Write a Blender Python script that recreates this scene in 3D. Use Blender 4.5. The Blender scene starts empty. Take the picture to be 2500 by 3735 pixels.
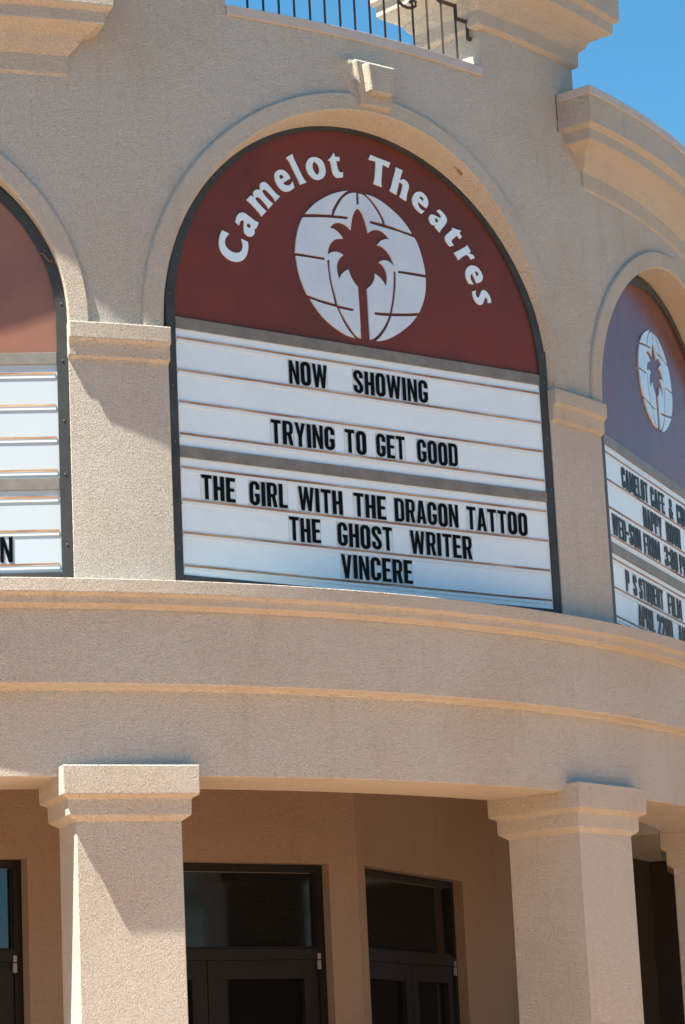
import bpy, math, random
from mathutils import Vector, Matrix
from mathutils.geometry import tessellate_polygon
random.seed(4)
S = bpy.context.scene
C = S.collection
R_ = math.radians
GZ = 4.6                      # height of the cornice top above the pavement

# ------------------------------------------------------------------ camera
cam = bpy.data.cameras.new('camera')
co = bpy.data.objects.new('camera', cam); C.objects.link(co); S.camera = co
yaw, pitch, roll = 0.6499, 0.2166, -0.0478
fw = Vector((math.sin(yaw)*math.cos(pitch), math.cos(yaw)*math.cos(pitch), math.sin(pitch)))
rt = Vector((math.cos(yaw), -math.sin(yaw), 0)); up = rt.cross(fw)
r2 = rt*math.cos(roll) + up*math.sin(roll); u2 = -rt*math.sin(roll) + up*math.cos(roll)
M = Matrix((r2, u2, -fw)).transposed().to_4x4()
M.translation = Vector((-10.0196, -19.6316, -2.986+GZ))
co.matrix_world = M
cam.sensor_fit = 'VERTICAL'; cam.sensor_height = 24; cam.lens = 24*9699.2/3735
cam.clip_start = 0.1; cam.clip_end = 3000

# ------------------------------------------------------------------ light
SUN_AZ, SUN_EL = R_(-94), R_(63.5)       # measured like the facade's azimuths (0 = towards -Y)
w = bpy.data.worlds.new('World'); S.world = w; w.use_nodes = True
nt = w.node_tree; bg = nt.nodes['Background']
sky = nt.nodes.new('ShaderNodeTexSky'); sky.sky_type = 'NISHITA'; sky.sun_disc = False
sky.sun_elevation = SUN_EL
sdir = Vector((math.sin(SUN_AZ)*math.cos(SUN_EL), -math.cos(SUN_AZ)*math.cos(SUN_EL), math.sin(SUN_EL)))
sky.sun_rotation = math.atan2(sdir.x, sdir.y) % (2*math.pi)
sky.altitude = 200; sky.air_density = 1.0; sky.dust_density = 0.0; sky.ozone_density = 3.0
tint = nt.nodes.new('ShaderNodeMix'); tint.data_type = 'RGBA'; tint.blend_type = 'MULTIPLY'
tint.inputs[0].default_value = 1; tint.inputs[7].default_value = (.85, 1.08, 1.01, 1)      # white balance of the clear desert sky
nt.links.new(sky.outputs[0], tint.inputs[6]); hs = nt.nodes.new('ShaderNodeHueSaturation'); hs.inputs['Saturation'].default_value = 1.15
nt.links.new(tint.outputs[2], hs.inputs['Color']); nt.links.new(hs.outputs[0], bg.inputs[0]); bg.inputs[1].default_value = 0.0545
sl = bpy.data.lights.new('sun', 'SUN'); sl.energy = 5.0; sl.angle = R_(0.53); sl.color = (1, .92, .79)
so = bpy.data.objects.new('sun', sl); C.objects.link(so)
so.rotation_euler = (-sdir).to_track_quat('-Z', 'Y').to_euler(); so.location = (0, 0, 30)
S.view_settings.view_transform = 'Standard'; S.view_settings.look = 'None'
S.view_settings.gamma = 1; S.view_settings.use_curve_mapping = False
S.view_settings.exposure = 1.82
S.cycles.max_bounces = 10; S.cycles.diffuse_bounces = 6

# ------------------------------------------------------------------ materials
def newmat(name):
    m = bpy.data.materials.new(name); m.use_nodes = True
    t = m.node_tree; return m, t, t.nodes['Principled BSDF']
def nz(t, scale, detail=2, rough=.5, vec=None, dist=0):
    n = t.nodes.new('ShaderNodeTexNoise'); n.inputs['Scale'].default_value = scale
    n.inputs['Detail'].default_value = detail; n.inputs['Roughness'].default_value = rough
    n.inputs['Distortion'].default_value = dist
    if vec: t.links.new(vec, n.inputs['Vector'])
    return n
def coords(t, scale=(1, 1, 1)):
    tc = t.nodes.new('ShaderNodeTexCoord'); mp = t.nodes.new('ShaderNodeMapping')
    mp.inputs['Scale'].default_value = scale; t.links.new(tc.outputs['Object'], mp.inputs[0]); return mp.outputs[0]
def ramp(t, src, stops):
    r = t.nodes.new('ShaderNodeValToRGB'); e = r.color_ramp.elements
    while len(e) < len(stops): e.new(.5)
    for k, (p, c) in zip(e, stops): k.position = p; k.color = (*c, 1) if len(c) == 3 else c
    t.links.new(src, r.inputs[0]); return r.outputs[0]
def mix(t, a, b, fac, mode='MIX'):
    m = t.nodes.new('ShaderNodeMix'); m.data_type = 'RGBA'; m.blend_type = mode
    for s, v in ((m.inputs[0], fac), (m.inputs[6], a), (m.inputs[7], b)):
        if hasattr(v, 'is_output') or isinstance(v, bpy.types.NodeSocket): t.links.new(v, s)
        else: s.default_value = v if isinstance(v, float) else (*v, 1)
    return m.outputs[2]
def bump(t, h, dist, strength=1.0, normal=None):
    b = t.nodes.new('ShaderNodeBump'); b.inputs['Distance'].default_value = dist
    b.inputs['Strength'].default_value = strength; t.links.new(h, b.inputs['Height'])
    if normal: t.links.new(normal, b.inputs['Normal'])
    return b.outputs[0]

def stucco(name, base, bumpd=.006, speck=.85):
    m, t, p = newmat(name); v = coords(t)
    g1 = nz(t, 105, 2, .6, v); g2 = nz(t, 6, 3, .55, v); g3 = nz(t, 210, 2, .6, v); g4 = nz(t, 1.1, 4, .6, v)
    dark = tuple(c*.58 for c in base); lite = tuple(min(1, c*1.12) for c in base)
    c1 = mix(t, base, dark, ramp(t, g3.outputs[0], [(.53, (0, 0, 0)), (.68, (speck,)*3)]))
    c2 = mix(t, c1, lite, ramp(t, g1.outputs[0], [(.5, (0, 0, 0)), (.7, (.35,)*3)]))
    c3 = mix(t, c2, (.93, .895, .85), ramp(t, g4.outputs[0], [(.40, (0, 0, 0)), (.68, (.9,)*3)]), 'MULTIPLY')
    # faint rain streaks, drawn out along the height
    vs = coords(t, (3.2, 3.2, .35)); st = nz(t, 2.2, 4, .65, vs)
    c4 = mix(t, c3, (.86, .84, .82), ramp(t, st.outputs[0], [(.56, (0, 0, 0)), (.75, (.6,)*3)]), 'MULTIPLY')
    t.links.new(c4, p.inputs['Base Color']); p.inputs['Roughness'].default_value = .92
    p.inputs['Specular IOR Level'].default_value = .25
    n1 = bump(t, g2.outputs[0], .006, 1)
    n2 = bump(t, g1.outputs[0], bumpd, 1, n1)
    n3 = bump(t, g3.outputs[0], bumpd*.35, 1, n2)
    t.links.new(n3, p.inputs['Normal'])
    return m
def metal(name, col, rough=.42, met=.0, var=.25, scale=7):
    m, t, p = newmat(name); v = coords(t); n = nz(t, scale, 5, .65, v)
    c = mix(t, col, tuple(x*(1+var*2) for x in col), ramp(t, n.outputs[0], [(.35, (0, 0, 0)), (.7, (1, 1, 1))]))
    t.links.new(c, p.inputs['Base Color']); p.inputs['Roughness'].default_value = rough
    p.inputs['Metallic'].default_value = met; p.inputs['Specular IOR Level'].default_value = .25
    t.links.new(bump(t, nz(t, 25, 2, .5, v).outputs[0], .0008), p.inputs['Normal'])
    return m
def plain(name, col, rough=.5, ior=1.5, spec=.5):
    m, t, p = newmat(name); p.inputs['Base Color'].default_value = (*col, 1)
    p.inputs['Roughness'].default_value = rough; p.inputs['IOR'].default_value = ior
    p.inputs['Specular IOR Level'].default_value = spec
    return m, t, p

MT = {}
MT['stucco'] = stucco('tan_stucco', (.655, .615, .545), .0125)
MT['stucco_shaded'] = stucco('tan_stucco_porch_shade', (.36, .262, .19), .010)  # same tan stucco, with the porch's warm shade put into the colour
MT['shaded_wall'] = stucco('shaded_stucco', (.062, .048, .038), .010)  # deep shade at the porch's far end painted in as a dark base colour
MT['trim'] = stucco('tan_trim_stucco', (.655, .60, .515), .0125)
MT['frame'] = metal('dark_bronze_paint', (.036, .039, .039), .5)
MT['bar'] = metal('grey_bronze_paint', (.15, .145, .13), .45)
MT['coping'] = metal('beige_metal_coping', (.44, .40, .37), .45, 0, .06)
MT['iron'] = metal('brown_iron_paint', (.045, .03, .024), .4)
MT['screw'] = plain('screw_steel', (.10, .10, .10), .3)[0]
MT['hinge'] = plain('brushed_aluminium', (.22, .23, .24), .35)[0]
MT['doorframe'] = metal('dark_brown_door_paint', (.008, .006, .005), .55)
m, t, p = plain('brown_sign_face', (.10, .022, .014), .22, 1.35, .25); MT['brown'] = m
m2, t2, p2 = plain('hazed_faded_brown_face', (.17, .075, .055), .28, 1.4, .4); MT['faded_haze'] = m2  # paler brown: fading plus the glossy haze of sunlight put into the colour
t2.links.new(mix(t2, (.26, .125, .085), (.20, .10, .075), ramp(t2, nz(t2, 1.4, 5, .6, coords(t2), .5).outputs[0], [(.35, (0, 0, 0)), (.65, (1, 1, 1))])), p2.inputs['Base Color'])
v = coords(t, (1, 1, .6)); n = nz(t, 1.7, 5, .6, v, .6)
t.links.new(mix(t, (.165, .043, .030), (.12, .038, .030), ramp(t, n.outputs[0], [(.35, (0, 0, 0)), (.65, (1, 1, 1))])), p.inputs['Base Color'])
t.links.new(ramp(t, nz(t, 3, 5, .7, v).outputs[0], [(.3, (.14,)*3), (.7, (.26,)*3)]), p.inputs['Roughness'])
m, t, p = plain('white_acrylic_panel', (.70, .76, .82), .3); MT['white'] = m
v = coords(t, (1, 1, 2)); n = nz(t, 2.5, 6, .7, v, .4)
t.links.new(mix(t, (.68, .79, .85), (.61, .725, .80), ramp(t, n.outputs[0], [(.4, (0, 0, 0)), (.75, (1, 1, 1))])), p.inputs['Base Color'])
t.links.new(bump(t, nz(t, .9, 2, .5, v).outputs[0], .01), p.inputs['Normal'])
MT['white_dimmed'] = plain('sun_dimmed_acrylic_panel', (.44, .51, .56), .3)[0]  # white acrylic darkened to offset the direct sun on the left boards
MT['track'] = plain('clear_track_plastic', (.62, .72, .78), .3)[0]
m, t, p = plain('rusty_track_lip', (.3, .15, .07), .7); MT['rust'] = m
v = coords(t, (1.0, 3, 60)); n = nz(t, 2.6, 8, .75, v); n2 = nz(t, 1.3, 3, .6, coords(t, (1, 3, 9)))
c = mix(t, (.20, .07, .025), (.44, .27, .13), ramp(t, n2.outputs[0], [(.38, (0, 0, 0)), (.62, (1, 1, 1))]))
c = mix(t, c, (.66, .69, .71), ramp(t, n.outputs[0], [(.52, (0, 0, 0)), (.66, (1, 1, 1))]))
t.links.new(c, p.inputs['Base Color'])
MT['letterwhite'] = plain('white_sign_letter', (.66, .80, .88), .25)[0]
m, t, p = plain('white_globe_acrylic', (.60, .68, .76), .12); MT['globe'] = m
n = nz(t, 3.5, 3, .5, coords(t), .5)
t.links.new(mix(t, (.58, .66, .73), (.50, .59, .675), ramp(t, n.outputs[0], [(.35, (0, 0, 0)), (.7, (1, 1, 1))])), p.inputs['Base Color'])
MT['black'] = plain('black_letter', (.002, .002, .002), .35, 1.3, .2)[0]
m, t, p = plain('clear_letter_tile', (.55, .60, .66), .15); p.inputs['Alpha'].default_value = .07; MT['tile'] = m
m, t, p = plain('tile_edge', (.36, .41, .47), .3); p.inputs['Alpha'].default_value = .20; MT['tilerim'] = m
MT['glass'] = plain('dark_door_glass', (.004, .004, .004), .03, 1.6)[0]
m, t, p = plain('dusty_transom_glass', (.01, .01, .009), .06, 2.1); MT['transom'] = m; p.inputs['IOR'].default_value = 1.7; p.inputs['Specular Tint'].default_value = (.55, .72, 1, 1)  # blue specular tint stands in for deep blue sky mirrored in the panes
n = nz(t, 55, 4, .8, coords(t)); 
t.links.new(ramp(t, n.outputs[0], [(.45, (.004,)*3), (.7, (.025, .025, .022))]), p.inputs['Base Color'])
MT['wire'] = plain('rusty_wire', (.16, .09, .05), .6)[0]
m, t, p = plain('terracotta_pavement', (.42, .30, .2), .85); MT['ground'] = m
v = coords(t); bk = t.nodes.new('ShaderNodeTexBrick'); t.links.new(v, bk.inputs[0])
bk.inputs['Color1'].default_value = (.50, .295, .17, 1); bk.inputs['Color2'].default_value = (.44, .265, .155, 1)
bk.inputs['Mortar'].default_value = (.42, .30, .20, 1); bk.inputs['Scale'].default_value = 1.6; bk.inputs['Mortar Size'].default_value = .015
t.links.new(mix(t, bk.outputs[0], (.8, .78, .75), ramp(t, nz(t, .35, 5, .6, v).outputs[0], [(.4, (0, 0, 0)), (.7, (.7,)*3)]), 'MULTIPLY'), p.inputs['Base Color'])
MT['floor'] = metal('porch_tile', (.44, .28, .165), .7, 0, .06)
MT['bark'] = metal('tree_bark', (.10, .07, .05), .9)
m, t, p = plain('tree_leaf', (.06, .10, .02), .6); MT['leaf'] = m

# ------------------------------------------------------------------ mesh helpers
def link(o, parent=None):
    C.objects.link(o)
    if parent is not None: o.parent = parent
    return o
def make(name, verts, faces, mat, parent=None, smooth=None, bevel=0, loc=None, kind=None):
    me = bpy.data.meshes.new(name); me.from_pydata([tuple(v) for v in verts], [], faces)
    me.materials.append(MT[mat]); me.validate(); me.update()
    if smooth:
        for f in me.polygons: f.use_smooth = True
        me.set_sharp_from_angle(angle=R_(smooth))
    o = bpy.data.objects.new(name, me)
    if loc: o.location = loc
    if bevel:
        b = o.modifiers.new('bevel', 'BEVEL'); b.width = bevel; b.segments = 2; b.limit_method = 'ANGLE'; b.angle_limit = R_(35)
        b.harden_normals = True
    if kind: o['kind'] = kind
    return link(o, parent)
def thing(name, label, cat, loc=(0, 0, 0), rz=0, group=None):
    o = bpy.data.objects.new(name, None); o.location = loc; o.rotation_euler = (0, 0, rz)
    o['label'] = label; o['category'] = cat; o.empty_display_size = .3
    if group: o['group'] = group
    return link(o)
def P(az, R, z): a = R_(az); return (R*math.sin(a), -R*math.cos(a), z+GZ)
def revolve(name, prof, a0, a1, mat, parent, step=.5, bevel=.006, smooth=25):
    """closed (R, z) outline swept from azimuth a0 to a1, with end caps"""
    n = max(1, round(abs(a1-a0)/step)); k = len(prof); vs = []; fs = []
    for i in range(n+1):
        a = a0+(a1-a0)*i/n
        vs += [P(a, R, z) for R, z in prof]
    for i in range(n):
        for j in range(k):
            a, b = i*k+j, i*k+(j+1) % k
            fs.append((a, b, b+k, a+k))
    fs.append(tuple(range(k))[::-1]); fs.append(tuple(n*k+j for j in range(k)))
    return orient(make(name, vs, fs, mat, parent, smooth, bevel))
def orient(o):
    import bmesh
    bm = bmesh.new(); bm.from_mesh(o.data); bmesh.ops.recalc_face_normals(bm, faces=bm.faces); bm.to_mesh(o.data); bm.free(); return o
DELTA = 30.6
def bay(k, u, w, z):           # bay frame: u along the chord, w outwards from the rotunda's axis
    a = R_(k*DELTA); return (u*math.cos(a)+w*math.sin(a), u*math.sin(a)-w*math.cos(a), z+GZ)
def ringloft(name, rings, mat, parent, k, bevel=.01):
    """stack of rectangles (half width, front, back, z) in a bay frame"""
    vs = []; fs = []
    for hu, wf, wb, z in rings:
        vs += [bay(k, -hu, wf, z), bay(k, hu, wf, z), bay(k, hu, wb, z), bay(k, -hu, wb, z)]
    for i in range(len(rings)-1):
        for j in range(4): fs.append((i*4+j, i*4+(j+1) % 4, (i+1)*4+(j+1) % 4, (i+1)*4+j))
    fs.append((3, 2, 1, 0)); n = len(rings)*4; fs.append((n-4, n-3, n-2, n-1))
    return orient(make(name, vs, fs, mat, parent, 30, bevel))
def box(name, x0, x1, y0, y1, z0, z1, mat, parent=None, bevel=0, f=None):
    vs = [(x, y, z) for z in (z0, z1) for y in (y0, y1) for x in (x0, x1)]
    if f: vs = [f(*q) for q in vs]
    fs = [(0, 2, 3, 1), (4, 5, 7, 6), (0, 1, 5, 4), (2, 6, 7, 3), (0, 4, 6, 2), (1, 3, 7, 5)]
    return make(name, vs, fs, mat, parent, 30 if bevel else None, bevel)
def smooth_poly(pts, sharp=38, n=3):
    """round the gentle corners of a traced outline, keep the sharp ones"""
    m = len(pts); P2 = [Vector(q) for q in pts]; out = []
    def issharp(i):
        a = P2[i]-P2[i-1]; b = P2[(i+1) % m]-P2[i]
        if a.length < 1e-6 or b.length < 1e-6: return True
        return a.angle(b) > R_(sharp)
    sh = [issharp(i) for i in range(m)]
    for i in range(m):
        p0, p1, p2, p3 = P2[i-1], P2[i], P2[(i+1) % m], P2[(i+2) % m]
        d = (p2-p1).length
        t1 = (p2-p1) if sh[i] else (p2-p0).normalized()*d
        t2 = (p2-p1) if sh[(i+1) % m] else (p3-p1).normalized()*d
        for s in range(n):
            q = s/n
            out.append((2*q**3-3*q*q+1)*p1+(q**3-2*q*q+q)*t1+(-2*q**3+3*q*q)*p2+(q**3-q*q)*t2)
    return [(v.x, v.y) for v in out]
def prism_data(polys, yf, yb):
    """extrude flat outlines (first the outer one, then holes) lying in x, z: front at yf, back at yb"""
    flat = [q for p in polys for q in p]; n = len(flat)
    tris = tessellate_polygon([[Vector((x, z, 0)) for x, z in p] for p in polys])
    vs = [(x, yf, z) for x, z in flat]+[(x, yb, z) for x, z in flat]
    fs = []
    for a, b, c in tris:
        A, B, D = flat[a], flat[b], flat[c]
        cr = (B[0]-A[0])*(D[1]-A[1])-(B[1]-A[1])*(D[0]-A[0])
        fs.append((a, b, c) if cr > 0 else (a, c, b))      # normal towards -y
    o = 0
    for p in polys:
        for i in range(len(p)):
            a, b = o+i, o+(i+1) % len(p); fs.append((a, b, b+n, a+n))
        o += len(p)
    return vs, fs
def prism(name, polys, yf, yb, mat, parent=None):
    vs, fs = prism_data(polys, yf, yb); return make(name, vs, fs, mat, parent)
def instance(name, mesh, parent, loc=(0, 0, 0), scale=(1, 1, 1), rot=(0, 0, 0)):
    o = bpy.data.objects.new(name, mesh); o.location = loc; o.scale = scale; o.rotation_euler = rot
    return link(o, parent)
def tube_data(pts, r, n=6):
    vs = []; fs = []; pts = [Vector(q) for q in pts]
    for i, q in enumerate(pts):
        d = (pts[min(i+1, len(pts)-1)]-pts[max(i-1, 0)]).normalized()
        a = d.cross(Vector((0, 0, 1)));
        if a.length < .1: a = d.cross(Vector((0, 1, 0)))
        a.normalize(); b = d.cross(a)
        rr = r[i] if isinstance(r, (list, tuple)) else r
        vs += [q+(a*math.cos(2*math.pi*j/n)+b*math.sin(2*math.pi*j/n))*rr for j in range(n)]
    for i in range(len(pts)-1):
        for j in range(n): fs.append((i*n+j, i*n+(j+1) % n, (i+1)*n+(j+1) % n, (i+1)*n+j))
    fs.append(tuple(range(n))); fs.append(tuple((len(pts)-1)*n+j for j in range(n))[::-1])
    return vs, fs

# ------------------------------------------------------------------ ground
MT['asphalt'] = metal('grey_asphalt', (.06, .06, .062), .9, 0, .2, .8)
make('road', [(-650, -650, 0), (650, -650, 0), (650, 650, 0), (-650, 650, 0)], [(0, 1, 2, 3)], 'asphalt', kind='structure')
NP = 96; ring = [(q*math.sin(2*math.pi*i/NP), -q*math.cos(2*math.pi*i/NP), z) for q, z in ((16.6, .0), (16.5, .12), (.4, .12)) for i in range(NP)]
make('plaza', ring, [(j*NP+i, j*NP+(i+1) % NP, (j+1)*NP+(i+1) % NP, (j+1)*NP+i) for j in range(2) for i in range(NP)], 'ground', kind='structure')

m, t, p = plain('added_hill', (.20, .155, .12), .95); MT['blocker_hill'] = m
hn = nz(t, .02, 6, .65, coords(t)); t.links.new(mix(t, (.22, .17, .13), (.13, .12, .09), ramp(t, hn.outputs[0], [(.4, (0, 0, 0)), (.6, (1, 1, 1))])), p.inputs['Base Color'])
vs = []; fs = []; NH = 180  # unseen ring of hills, added to hold horizon sky light off the facade
for i in range(NH):
    a = 2*math.pi*i/NH; az = math.degrees(math.atan2(math.sin(a), -math.cos(a)))
    h = 62+22*math.sin(3*a+1)+14*math.sin(7*a+2)+8*math.sin(17*a)+random.uniform(-5, 5)
    az = math.degrees(a);                       # same azimuth sense as the facade
    d_ = min(abs(az-42), 360-abs(az-42)); h *= .12+.88*min(1, (d_/28)**2)  # ring dips here so the transom can mirror open sky
    for q, zf in ((330, 0), (360, .45), (385, .8), (410, 1), (470, .7), (600, 0)):
        vs.append((q*math.sin(a), -q*math.cos(a), h*zf*random.uniform(.9, 1.1)-.5))
for i in range(NH):
    for j in range(5): fs.append((i*6+j, ((i+1) % NH)*6+j, ((i+1) % NH)*6+j+1, i*6+j+1))
orient(make('horizon_blocker_hills', vs, fs, 'blocker_hill', None, 60, kind='structure'))

# ------------------------------------------------------------------ the rotunda
B = thing('theatre_building', 'tan stucco rotunda with arched marquee recesses above a square-columned porch', 'building')
AE = 48.5
revolve('drum', [(6.70, -.56), (6.70, 3.62), (3.0, 3.62), (3.0, -.56)], -AE+.6, AE-.6, 'stucco', B, 2, 0)
revolve('porch_ceiling', [(6.9, -.60), (6.9, -.57), (.5, -.57), (.5, -.60)], -80, 80, 'stucco_shaded', B, 4, 0)
revolve('beam', [(6.36, -1.125), (6.954, -1.125), (6.954, -.60), (6.36, -.60)], -AE, AE, 'stucco', B)
revolve('frieze_band', [(6.80, -.602), (6.94, -.630), (6.956, -.630), (6.965, -.617), (6.985, -.608), (7.022, -.604), (7.030, -.598), (7.032, -.166), (6.80, -.166)], -AE, AE, 'stucco', B)
revolve('cornice', [(6.72, -.164), (7.030, -.170), (7.038, -.158), (7.052, -.150), (7.078, -.146), (7.084, -.142), (7.084, -.110), (7.088, -.098), (7.096, -.091), (7.110, -.087), (7.115, -.082), (7.116, 0), (6.72, 0)], -AE, AE, 'trim', B)

ARCH = {0: dict(a=1.555, b=1.555, zc=1.61, A=1.68, Bz=1.68, back=1.512, pa=1.455, pb=1.455, pz=1.645),
        1: dict(a=1.555, b=1.285, zc=1.60, A=1.685, Bz=1.41, back=1.548, pa=1.49, pb=1.19, pz=1.60)}
ARCH[-1] = ARCH[1]
# upper wall: a curved sheet with three arched openings and its thickness
def zbot(az):
    for k in (-1, 0, 1):
        q = ARCH[k]; u = 6.97*math.sin(R_(az-k*DELTA)); a = (q['a']+q['A'])/2; b = (q['b']+q['Bz'])/2
        if abs(az-k*DELTA) < 20 and abs(u) < a: return q['zc']+b*math.sqrt(1-(u/a)**2)
    return 1.345
def ztop(az): return 3.655 if -8.77 < az < 8.28 else (4.02 if -17.57 < az < 17.08 else 3.62)
azs = []
a = -AE
while a < AE: azs.append(a); a += .2
azs += [AE, -8.771, -8.769, 8.279, 8.281, -17.571, -17.569, 17.079, 17.081]; azs = sorted(azs)
vs = []; fs = []
for a in azs:
    zb, zt = zbot(a), ztop(a)
    vs += [P(a, 6.97, zb), P(a, 6.97, (zb+zt)/2), P(a, 6.97, zt), P(a, 6.72, zt), P(a, 6.72, zb)]
for i in range(len(azs)-1):
    for j in range(5): fs.append((i*5+j, (i+1)*5+j, (i+1)*5+(j+1) % 5, i*5+(j+1) % 5))
orient(make('upper_wall', vs, fs, 'stucco', B, 25))

def curve(k, a, b, zc, n=72, leg=1.565):
    pts = [(-a, leg), (-a, zc)] if zc > leg+.002 else [(-a, zc)]
    pts += [(-a*math.cos(math.pi*i/n), zc+b*math.sin(math.pi*i/n)) for i in range(1, n)]
    pts += [(a, zc), (a, leg)] if zc > leg+.002 else [(a, zc)]
    return pts
def onR(R, u): return math.sqrt(R*R-u*u)
for k in (-1, 0, 1):
    q = ARCH[k]; zc = q['zc']
    ci = curve(k, q['a'], q['b'], zc); cx = curve(k, q['A'], q['Bz'], zc)
    cb = curve(k, q['back'], q['back']-(q['a']-q['b']), zc)
    e = .010; cie = curve(k, q['a']+e, q['b']+e, zc); cxe = curve(k, q['A']-e, q['Bz']-e, zc)
    vs = []; fs = []; n = len(ci)
    for i in range(n):
        for (u, z), R in ((cx[i], 6.955), (cx[i], 6.982), (cxe[i], 6.992), (cie[i], 6.992), (ci[i], 6.980)):
            vs.append(bay(k, u, onR(R, u), z))
        vs.append(bay(k, cb[i][0], 6.755, cb[i][1]))
    for i in range(n-1):
        for j in range(5): fs.append((i*6+j, (i+1)*6+j, (i+1)*6+j+1, i*6+j+1))
    orient(make('arch_moulding', vs, fs, 'trim', B, 30))

# piers between the signs with their caps
for s in (-1, 1):
    for a0, a1 in ((12.58, 17.70), (43.4, AE-.05)):
        a, b = sorted((s*a0, s*a1))
        revolve('pier', [(6.71, -.002), (6.962, -.002), (6.962, 1.36), (6.71, 1.36)], a, b, 'stucco', B)
        a, b = sorted((s*(a0-.02), s*(a1+.04)))
        revolve('pier_cap', [(6.73, 1.335), (6.955, 1.335), (6.963, 1.350), (6.978, 1.359), (6.992, 1.364), (6.993, 1.444), (6.999, 1.458), (7.018, 1.467), (7.021, 1.570), (6.73, 1.570)], a, b, 'trim', B, .5, .009)

# towers with crowns beside the balcony, entablature over the side bays
def mitred(name, prof, a0, a1, Rf, Rb, mat, parent, ends=(True, True)):
    """moulding profile (offset, z) run round a block: front face and both ends"""
    vs = []; fs = []; n = max(2, round((a1-a0)/.8)); m = n+5
    for o, z in prof:
        da = math.degrees(o/Rf)
        A0 = a0-(da if ends[0] else 0); A1 = a1+(da if ends[1] else 0)
        row = [P(A0, Rb-o, z)]
        row += [P(A0+(A1-A0)*i/n, Rf+o, z) for i in range(n+1)]
        row += [P(A1, Rb-o, z)]
        row += [P(A1+(A0-A1)*q, Rb-o, z) for q in (.33, .66)]
        m = len(row); vs += row
    for i in range(len(prof)-1):
        for j in range(m): fs.append((i*m+j, i*m+(j+1) % m, (i+1)*m+(j+1) % m, (i+1)*m+j))
    fs.append(tuple(range(m))[::-1]); q = (len(prof)-1)*m; fs.append(tuple(q+j for j in range(m)))
    return orient(make(name, vs, fs, mat, parent, 28, .008))
def cove(o0, z0, o1, z1, n=6):
    # hollow under the corona, then a small roll: the classical cyma of the photo
    return [(o0+(o1-o0)*(1-math.cos(math.pi/2*i/n)), z0+(z1-z0)*math.sin(math.pi/2*i/n)) for i in range(1, n)]
ENT = [(0, 3.115), (.016, 3.135), (.018, 3.245), (.03, 3.262), (.055, 3.285), (.075, 3.31), (.088, 3.338), (.10, 3.352), (.16, 3.385), (.20, 3.398), (.203, 3.475), (.245, 3.498), (.25, 3.70)]
for a0, a1 in ((-8.77-8.8, -8.77), (8.28, 17.08)):
    mitred('tower', [(-.005, 3.60), (-.005, 4.03)], a0, a1, 6.97, 6.45, 'stucco', B)
    mitred('tower_crown', [(.003, 3.995), (.038, 4.015), (.040, 4.115), (.05, 4.128), (.075, 4.15), (.09, 4.178), (.10, 4.20), (.17, 4.245), (.225, 4.27), (.23, 4.345), (.265, 4.368), (.27, 4.60)], a0, a1, 6.97, 6.45, 'trim', B)
    mitred('coping', [(.28, 4.602), (.285, 4.66)], a0, a1, 6.97, 6.45, 'coping', B)
for s in (-1, 1):
    a0, a1 = (17.5, 47.0) if s > 0 else (-47.0, -17.5)
    mitred('entablature', ENT, a0, a1, 6.97, 6.6, 'trim', B, (s > 0, s < 0))
    mitred('coping', [(.262, 3.694), (.262, 3.702), (.266, 3.752), (.255, 3.757)], a0, a1, 6.97, 6.6, 'coping', B, (s > 0, s < 0))
revolve('coping', [(6.70, 3.657), (6.986, 3.652), (6.990, 3.716), (6.70, 3.726)], -8.76, 8.275, 'coping', B, .5, .003)

# keystone over the middle arch: a tapered slab with a raised block
ks = [(-.128, 3.197), (.128, 3.197), (.172, 3.505), (-.172, 3.505)]
def keyblock(name, q, w0, w1, bevel, parent):
    vs = [bay(0, u, w0, z) for u, z in q]+[bay(0, u*.97, w1, z*.997+.009) for u, z in q]
    return orient(make(name, vs, [(3, 2, 1, 0), (4, 5, 6, 7)]+[(i, (i+1) % 4, 4+(i+1) % 4, 4+i) for i in range(4)], 'trim', parent, 30, bevel))
kst = keyblock('keystone', ks, 6.95, 7.028, .018, B)
keyblock('keystone_block', [(-.092, 3.272), (.092, 3.272), (.116, 3.474), (-.116, 3.474)], 7.0, 7.085, .018, kst)

# the open joint where the entablature meets the tower, and a scrape on the soffit of the middle arch
for s in (1,):
    pts = [P(s*(15.10+random.uniform(-.05, .05)), 6.972, 3.74-.27*i/9) for i in range(10)]
    vs, fs = tube_data(pts, [.0025+.002*random.random() for _ in pts], 5); make('joint_crack', vs, fs, 'iron', B)
MT['scrape'] = plain('brown_scrape', (.26, .15, .09), .9)[0]
rm = Vector(bay(0, 0, 6.88, 1.61))
for j, (th, ww_, ln) in enumerate(((60.6, .007, 3.4), (59.6, .010, 1.6))):
    vs = []; fs = []
    for i in range(7):
        t_ = R_(th+ln*(i/6-.5)); wd = ww_*math.sin(math.pi*(i+.6)/7.2)*random.uniform(.6, 1)
        for q in (-1, 1):
            w_ = 6.895-.01*j+q*wd; rr_ = 1.555-(6.98-w_)*.19-.003
            vs.append(bay(0, rr_*math.cos(t_), w_, 1.61+rr_*math.sin(t_)))
    for i in range(6): fs.append((2*i, 2*i+1, 2*i+3, 2*i+2))
    make('scrape_mark', vs, fs, 'scrape', B)

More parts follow.
